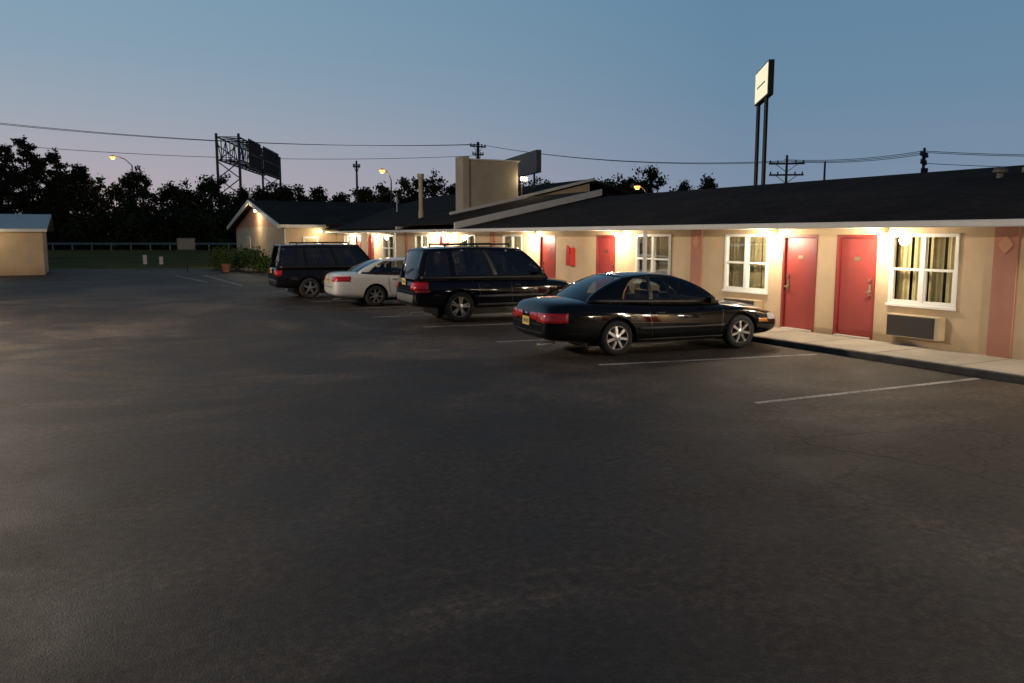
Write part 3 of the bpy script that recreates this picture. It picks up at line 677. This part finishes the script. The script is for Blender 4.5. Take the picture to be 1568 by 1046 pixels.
    def ring(side_,s):
        def sidept(s,sg):
            bw=wb_-cw*(abs(2*s-1)**4); rw=wr-cw*.8*(abs(2*s-1)**4)
            x=lerp(xr,xf,s); X=lerp(rr0,rf0,s)
            return Vector((x,sg*bw,bz(x)-.02)),Vector((X,sg*rw,zr-g.get('drop',.02)*(2*s-1)**2))
        if side_==0: return sidept(s,-1)
        if side_==2: return sidept(1-s,1)
        if side_==1:
            a=sidept(1,-1); b=sidept(1,1); bow=g.get('fbow',.16)
        else:
            a=sidept(0,1); b=sidept(0,-1); bow=-g.get('rbow',.10)
        k_=1-(2*s-1)**2
        return a[0].lerp(b[0],s)+Vector((bow*k_,0,0)),a[1].lerp(b[1],s)+Vector((bow*.45*k_,0,.028*k_))
    pw=g.get('curv',1.22)
    def G(side_,s,t,off=0):
        def P(s,t):
            t=max(0,min(1,t))
            a,b=ring(side_,s); h=t**pw; f=1-(1-t)**pw
            return Vector((lerp(a.x,b.x,h),lerp(a.y,b.y,h),lerp(a.z,b.z,f)))
        p=P(s,t)+Vector((0,0,min(0,t)*.8))
        if off:
            d=.01; s2=min(1-d,max(d,s)); t2=min(1-d,max(d,t))
            n=(P(s2+d,t2)-P(s2-d,t2)).cross(P(s2,t2+d)-P(s2,t2-d)).normalized()
            p=p+n*off
        return p
    def gpatch(nm,mat,side_,s0,s1,t0,t1,off=.0,s0t=None,s1t=None,nu=12,nv=10,thick=0):
        vs=[];fs=[]
        for j in range(nv+1):
            v=j/nv; t=lerp(t0,t1,v); a=lerp(s0,s0 if s0t is None else s0t,v); b=lerp(s1,s1 if s1t is None else s1t,v)
            for i in range(nu+1): vs.append(G(side_,lerp(a,b,i/nu),t,off))
        for j in range(nv):
            for i in range(nu):
                k=j*(nu+1)+i; fs.append((k,k+1,k+nu+2,k+nu+1))
        ob=mobj(nm,vs,fs,mat,e,smooth=True)
        if thick:
            q=ob.modifiers.new('t','SOLIDIFY'); q.thickness=thick; q.offset=-1
        return ob
    gm=g.get('glass',M['cglass'])
    for sd_ in(0,1,2,3):
        mt=gm if not(g.get('frontclear') and sd_==1) else M['cglass']
        gpatch('window_glass',mt,sd_,0,1,0,1,nu=ns)
    for (a,b,at,bt,mt) in g['pillars']:
        mm=paint if mt=='p' else M[mt]
        gpatch('pillar',mm,0,a,b,-.03,1,.006,at,bt,nu=6,thick=.03); gpatch('pillar',mm,2,1-b,1-a,-.03,1,.006,1-bt,1-at,nu=6,thick=.03)
    rl=g.get('rail',.86)
    for sd_ in(0,2): gpatch('roof_rail_panel',paint,sd_,0,1,rl,1.0,.007,nu=ns,nv=4,thick=.03); gpatch('belt_trim',M['black'],sd_,.02,.98,.0,.10,.009,nu=ns,nv=2,thick=.02)
    fe=g.get('fe',.05)
    for sd_,tp,ed in((1,.93,fe),(3,g.get('rtop',.90),g.get('re',.06))):
        gpatch('window_header',paint,sd_,0,1,tp,1.0,.006,nu=nf,nv=3,thick=.03)
        gpatch('pillar',paint,sd_,0,ed,-.03,1,.006,0,ed,nu=3,thick=.03); gpatch('pillar',paint,sd_,1-ed,1,-.03,1,.006,1-ed,1,nu=3,thick=.03)
    nx,ny=24,14; vs=[];fs=[]
    for i in range(nx+1):
        s=i/nx
        a=ring(0,s)[1]; b=ring(2,1-s)[1]
        for j in range(ny+1):
            u=j/ny; k_=1-(2*u-1)**2; p=a.lerp(b,u)
            bow=lerp(-g.get('rbow',.10)*.45,g.get('fbow',.16)*.45,s)
            p.x+=bow*k_*abs(2*s-1)**2; p.z+=.006+.028*k_*(1+.35*(1-(2*s-1)**2)); vs.append(p)
    for i in range(nx):
        for j in range(ny):
            k=i*(ny+1)+j; fs.append((k,k+ny+1,k+ny+2,k+1))
    ro=mobj('roof_panel',vs,fs,paint,e,smooth=True); q=ro.modifiers.new('t','SOLIDIFY'); q.thickness=.025; q.offset=-1
    m=MB(); zf=min(zbr,zbf); cr=sp.get('crown',.03)
    m.hexa([(xr+.1,-wb_+.06,zbr-.30),(xf-.1,-wb_+.06,zbf-.30),(xf-.1,wb_-.06,zbf-.30),(xr+.1,wb_-.06,zbr-.30),(xr+.12,-wb_+.07,bz(xr)+cr+.012),(xf-.12,-wb_+.07,bz(xf)+cr+.012),(xf-.12,wb_-.07,bz(xf)+cr+.012),(xr+.12,wb_-.07,bz(xr)+cr+.012)])
    m.obj('cabin_shelf',M['dark'],e)
    m=MB()
    for (x,rows) in sp['seats']:
        for y in rows:
            m.hexa([(x-.12,y-.22,zf-.1),(x+.02,y-.22,zf-.1),(x+.02,y+.22,zf-.1),(x-.12,y+.22,zf-.1),(x-.2,y-.17,zf+.17),(x-.09,y-.17,zf+.17),(x-.09,y+.17,zf+.17),(x-.2,y+.17,zf+.17)])
            m.hexa([(x-.21,y-.12,zf+.19),(x-.12,y-.12,zf+.19),(x-.12,y+.12,zf+.19),(x-.21,y+.12,zf+.19),(x-.22,y-.10,zf+.34),(x-.14,y-.10,zf+.34),(x-.14,y+.10,zf+.34),(x-.22,y+.10,zf+.34)])
    m.obj('seats',M['seat'],e,bevel=.03)
    m=MB(); m.beam((xf-.55,.36-.17,zf+.02),(xf-.55,.36+.17,zf+.02),.015,6); m.obj('steering_wheel',M['black'],e)
    m=MB()
    for sg in(-1,1):
        x=sp['mirror'][0]; z=sp['mirror'][1]; y=wb_+.02
        y0,y1=sorted((sg*(y+.06),sg*(y+.24)))
        m.hexa([(x-.05,y0,z-.05),(x+.06,y0,z-.04),(x+.06,y1,z-.03),(x-.05,y1,z-.04),(x-.05,y0,z+.08),(x+.04,y0,z+.07),(x+.03,y1,z+.06),(x-.05,y1,z+.07)])
        m.beam((x,sg*(y-.08),z-.02),(x,sg*(y+.1),z),.025,6)
    m.obj('side_mirrors',paint,e,bevel=.015)
    T=MB();A=MB();D=MB()
    for x in xs:
        for sg in(-1,1):
            yo=sg*(wmax-.035); wd=.21; c=(x,yo,R); s=-sg
            T.lathe([(R*.66,0),(R*.70,s*-.006),(R*.90,s*-.006),(R*.975,s*.02),(R,s*.05),(R,s*(wd-.05)),(R*.97,s*(wd-.01)),(R*.7,s*wd)],c,'Y',40)
            A.lathe([(R*.665,s*.0),(R*.64,s*.0),(R*.62,s*.03),(R*.60,s*.12)],c,'Y',40)
            D.lathe([(R*.61,s*.12),(R*.3,s*.115),(0,s*.11)],c,'Y',32)
            A.lathe([(R*.19,s*.035),(R*.18,s*.006),(R*.10,s*.0),(0,s*-.003)],c,'Y',20)
            nsp=sp.get('spokes',5)
            for k in range(nsp):
                t=2*math.pi*k/nsp+.3+x
                for dt in ([0] if not sp.get('split') else [-.16,.16]):
                    r0,w0,r1,w1=R*.12,sp.get('sw0',.032),R*.64,sp.get('sw1',.024)
                    t1=t+dt
                    dr=Vector((math.cos(t1),0,math.sin(t1))); dn_=Vector((-math.sin(t1),0,math.cos(t1))); cc_=Vector(c)
                    P=[cc_+dr*r0-dn_*w0+Vector((0,s*.05,0)),cc_+dr*r1-dn_*w1+Vector((0,s*.05,0)),cc_+dr*r1+dn_*w1+Vector((0,s*.05,0)),cc_+dr*r0+dn_*w0+Vector((0,s*.05,0)),
                       cc_+dr*r0-dn_*w0*.8+Vector((0,s*.008,0)),cc_+dr*r1-dn_*w1*.8+Vector((0,s*.014,0)),cc_+dr*r1+dn_*w1*.8+Vector((0,s*.014,0)),cc_+dr*r0+dn_*w0*.8+Vector((0,s*.008,0))]
                    A.hexa([tuple(p) for p in P])
    T.obj('tyres',M['tyre'],e,smooth=True); A.obj('wheel_rims',M['alloy'],e); D.obj('brake_discs',M['black'],e)
    m=MB(); m.box(xs[0]-.5,xs[1]+.5,-wmax+.32,wmax-.32,.16,.34); 
    for x in xs: m.beam((x,-wmax+.2,R),(x,wmax-.2,R),.05,8)
    m.obj('underbody',M['black'],e)
    m=MB(); xt=st_[0][0]; m.beam((xt+.35,sp.get('exh',-.5),.24),(xt+.02,sp.get('exh',-.5),.22),.03,10); m.obj('exhaust',M['steel'],e)
    pz=sp['plate']; px=min(q.x for q in (cast((-5,yy,pz+dz),(1,0,0),0) for yy in(0,.14) for dz in(-.07,0,.07)) if q is not None)-.012
    m=MB(); m.box(px-.006,px,-.155,.155,pz-.078,pz+.078); m.obj('license_plate',M['plate'],e)
    m=MB()
    for k in range(6): m.box(px-.0075,px-.0065,-.115+k*.04,-.095+k*.04,pz-.03,pz+.03)
    m.obj('plate_characters',M['black'],e)
    if sp.get('rails'):
        m=MB(); x0,x1,y,z=sp['rails']
        for sg in(-1,1):
            m.beam((x0,sg*y,z),(x1,sg*y,z+.01),.02,8)
            for x in(x0,(x0+x1)/2,x1): m.beam((x,sg*y,z-.07),(x,sg*y,z),.022,8)
        m.obj('roof_rails',M['black'],e)
    if sp.get('wiper'):
        a=G(3,.5,.12,.03); b=G(3,.78,.3,.03); m=MB(); m.beam(a,b,.012,6); m.obj('rear_wiper',M['black'],e)
    return e

coupe=dict(k=(1.30,.95),paint=M['pblk'],crown=.045,wb=2.68,r=.325,plate=.62,mirror=(.55,.95),exh=-.45,
 st=[(-2.42,.66,.42,.70),(-2.40,.76,.36,.80),(-2.34,.84,.31,.93),(-2.20,.89,.27,.985),(-1.85,.905,.23,.99),(-1.34,.915,.2,.97),(-.7,.915,.19,.925),(0,.915,.19,.90),(.7,.915,.19,.885),(1.05,.915,.2,.87),(1.5,.905,.21,.83),(1.95,.875,.23,.765),(2.2,.82,.25,.70),(2.34,.72,.30,.62),(2.40,.60,.36,.54)],
 gh=dict(bx=(-1.74,.92),rx=(-.98,-.10),w=(.80,.60),bz=(.99,.90),rz=1.425,pillars=[(0,.26,0,.18,'p'),(.43,.465,.42,.455,'black'),(.955,1,.93,1,'p')],fbow=.17,rbow=.12,re=.05,curv=1.30),
 seats=[(.1,(-.36,.36)),(-.72,(-.33,.33))],
 seams=[(.86,.28,.92,.86),(-.62,.28,-.70,.90),(-.62,.28,.86,.28)],
 mould=[(-.93,.46,.93,.45,.045,'black'),(-.93,.22,.93,.22,.06,'black')],handles=[(-.48,.74)],
 lights=[('tail',4,62,.63,.80,-1.75,.42,False),('tail',-20,4,.66,.79,-1.75,.42,False),('amber',55,85,.50,.57,1.75,.5,True),('lens',10,52,.54,.66,1.7,.45,True)],
 rear=[('trunk_seam','black',-.72,.72,.585,.595,False),('bumper_groove','black',-.8,.8,.44,.452,False),('centre_reflector','tail',-.30,-.17,.69,.77,False),('centre_reflector','tail',.17,.30,.69,.77,False),('badge','chrome',-.05,.05,.74,.77,False)],spokes=7,sw0=.030,sw1=.028)
suv=dict(k=(1.36,.72),paint=M['pnavy'],wb=2.78,r=.385,plate=1.0,mirror=(.78,1.22),crown=.02,
 st=[(-2.26,.74,.50,.86),(-2.25,.83,.42,.98),(-2.18,.89,.38,1.06),(-1.9,.915,.34,1.08),(-1.39,.925,.34,1.08),(-.6,.925,.34,1.07),(.3,.925,.34,1.06),(.95,.92,.34,1.05),(1.35,.91,.34,1.02),(1.8,.89,.35,.97),(2.1,.84,.37,.90),(2.26,.74,.42,.80),(2.32,.6,.46,.70)],
 gh=dict(bx=(-2.18,1.08),rx=(-2.00,.32),w=(.86,.71),bz=(1.10,1.08),rz=1.84,pillars=[(0,.05,0,.04,'p'),(.24,.29,.20,.25,'p'),(.565,.60,.56,.60,'black'),(.965,1,.945,1,'p')],fbow=.14,rbow=.09,taper=.06,re=.07,curv=1.16,rail=.89,glass=M['dglass'],frontclear=True,drop=.04),
 seats=[(.35,(-.38,.38)),(-.55,(-.36,.36))],
 seams=[(.95,.42,1.05,1.02),(.02,.42,.0,1.04),(-.85,.60,-.90,1.04),(.02,.42,.95,.42)],
 mould=[(-.93,.36,.93,.36,.09,'clad'),(-.93,.62,.93,.62,.05,'clad')],handles=[(.15,.90),(-.72,.90)],
 lights=[('tail',12,70,.82,1.03,-1.75,.45,False),('tail',40,75,.76,.81,-1.75,.45,False),('lens',8,55,.72,.86,1.7,.4,True)],
 rear=[('rear_bumper','clad',-.84,.84,.50,.70,False),('tailgate_seam','black',-.78,.78,.76,.772,False)],spokes=5,split=True,sw0=.026,sw1=.02,rails=(-1.7,.05,.61,1.925),wiper=True)
sedan=dict(k=(1.24,1),paint=M['pwhite'],wb=2.65,r=.325,plate=.80,mirror=(.72,.98),
 st=[(-2.34,.68,.42,.78),(-2.32,.77,.36,.90),(-2.25,.84,.31,.99),(-2.1,.87,.27,1.03),(-1.8,.88,.24,1.035),(-1.32,.89,.21,1.01),(-.6,.89,.2,.97),(.2,.89,.2,.95),(.95,.89,.2,.92),(1.45,.88,.22,.86),(1.9,.85,.25,.79),(2.15,.79,.28,.72),(2.28,.68,.34,.62),(2.32,.56,.38,.56)],
 gh=dict(bx=(-1.72,1.18),rx=(-.95,.25),w=(.79,.60),bz=(1.02,.93),rz=1.42,pillars=[(0,.10,0,.07,'p'),(.17,.185,.13,.145,'black'),(.455,.485,.44,.475,'black'),(.96,1,.93,1,'p')],fbow=.17,rbow=.12,curv=1.25),
 seats=[(.35,(-.36,.36)),(-.6,(-.33,.33))],seams=[(1.0,.28,1.06,.88),(.05,.26,.03,.92),(-.88,.42,-.92,.96),(-.8,.26,1.0,.28)],
 mould=[(-.9,.22,.93,.22,.05,'black')],handles=[(.15,.80),(-.75,.83)],hmat=M['pwhite'],
 lights=[('tail',6,72,.78,.93,-1.7,.4,False),('lens',8,55,.58,.7,1.7,.4,True)],rear=[('trunk_seam','black',-.6,.6,.60,.608,False)],spokes=7,sw0=.028,sw1=.026)
suv2=dict(k=(1.34,1),paint=M['pgrey'],wb=2.65,r=.36,plate=.95,mirror=(.85,1.15),crown=.015,
 st=[(-2.18,.76,.48,.90),(-2.17,.84,.40,1.02),(-2.12,.88,.37,1.06),(-1.9,.895,.34,1.07),(-1.32,.90,.34,1.06),(-.5,.90,.34,1.05),(.4,.90,.34,1.05),(1.0,.90,.34,1.05),(1.4,.895,.34,1.04),(1.9,.88,.35,1.01),(2.12,.84,.38,.96),(2.2,.76,.42,.86)],
 gh=dict(bx=(-2.12,1.05),rx=(-2.0,.42),w=(.84,.74),bz=(1.07,1.05),rz=1.82,pillars=[(0,.04,0,.035,'p'),(.27,.305,.25,.29,'p'),(.58,.615,.58,.62,'p'),(.965,1,.95,1,'p')],fbow=.08,rbow=.03,taper=.03,re=.08,curv=1.06,rail=.88,glass=M['dglass'],drop=.012),
 seats=[(.4,(-.38,.38)),(-.55,(-.36,.36))],seams=[(1.0,.42,1.0,1.0),(.08,.42,.08,1.02),(-.82,.55,-.85,1.0)],
 mould=[(-.9,.52,.9,.52,.07,'black')],handles=[(.2,.9),(-.7,.9)],
 lights=[('tail',10,60,.80,1.12,-1.75,.5,False),('lens',8,45,.72,.86,1.75,.5,True)],rear=[('rear_bumper','black',-.82,.82,.46,.66,False)],spokes=5,sw0=.04,sw1=.03,rails=(-1.7,.1,.62,1.9),wiper=True)

def place(spec,name,rearwheel,deg):
    a=math.radians(deg); w=max(s[1] for s in spec['st'])-.12
    lx,ly=-spec['wb']/2,-w
    X=rearwheel[0]-(lx*math.cos(a)-ly*math.sin(a)); Y=rearwheel[1]-(lx*math.sin(a)+ly*math.cos(a))
    return make_car(name,(X,Y,.004),a,spec)
place(coupe,'black_coupe',(8.42,12.1),-6)
place(suv,'dark_suv',(8.27,18.7),-4)
place(sedan,'white_sedan',(7.85,24.1),-3)
place(suv2,'boxy_suv',(6.85,28.2),-2)

# ------------------------------------------------------------ sky / world (dusk gradient: glow to the north-west, dark behind)
W_=bpy.data.worlds.new('World'); S.world=W_; W_.use_nodes=True; nt=W_.node_tree; nt.nodes.clear()
o=N(nt,'ShaderNodeOutputWorld'); bg=N(nt,'ShaderNodeBackground'); tc=N(nt,'ShaderNodeTexCoord'); sp=N(nt,'ShaderNodeSeparateXYZ'); nt.links.new(tc.outputs['Generated'],sp.inputs[0])
def s2l(c): return tuple(((x/255+.055)/1.055)**2.4 for x in c)
warm=ramp(nt,[(0,s2l((178,160,160))),(.07,s2l((165,157,164))),(.13,s2l((147,155,167))),(.2,s2l((128,151,168))),(.3,s2l((115,147,168))),(.5,s2l((92,128,152))),(.72,s2l((58,84,108))),(1,s2l((36,52,74)))])
cold=ramp(nt,[(0,s2l((122,132,150))),(.07,s2l((112,130,152))),(.16,s2l((98,126,150))),(.3,s2l((88,122,148))),(.5,s2l((78,112,138))),(.72,s2l((52,78,102))),(1,s2l((36,52,74)))])
night=ramp(nt,[(0,s2l((74,76,84))),(.3,s2l((54,66,84))),(.72,s2l((44,58,80))),(1,s2l((36,52,74)))])
for r_ in(warm,cold,night): nt.links.new(sp.outputs['Z'],r_.inputs['Fac'])
dot=N(nt,'ShaderNodeVectorMath'); dot.operation='DOT_PRODUCT'; nt.links.new(tc.outputs['Generated'],dot.inputs[0]); dot.inputs[1].default_value=(-.35,.94,0)
ra=ramp(nt,[(.45,(0,0,0)),(.98,(1,1,1))]); nt.links.new(dot.outputs['Value'],ra.inputs['Fac'])
dsh=mathn(nt,'ADD',dot.outputs['Value'],.6); rn=ramp(nt,[(.0,(0,0,0)),(.62,(1,1,1))]); nt.links.new(dsh,rn.inputs['Fac'])
c=mixc(nt,ra.outputs['Color'],cold.outputs['Color'],warm.outputs['Color'])
c=mixc(nt,rn.outputs['Color'],night.outputs['Color'],c)
nt.links.new(c,bg.inputs['Color']); bg.inputs['Strength'].default_value=1.18; nt.links.new(bg.outputs[0],o.inputs['Surface'])

# ------------------------------------------------------------ camera
cam=bpy.data.cameras.new('camera'); co=bpy.data.objects.new('camera',cam); COL.objects.link(co)
co.location=(0,0,2.15); co.rotation_euler=(math.radians(90-7.384),0,math.radians(-27.566))
cam.sensor_width=36; cam.lens=28.70; cam.clip_end=4000; cam.clip_start=.1
S.camera=co
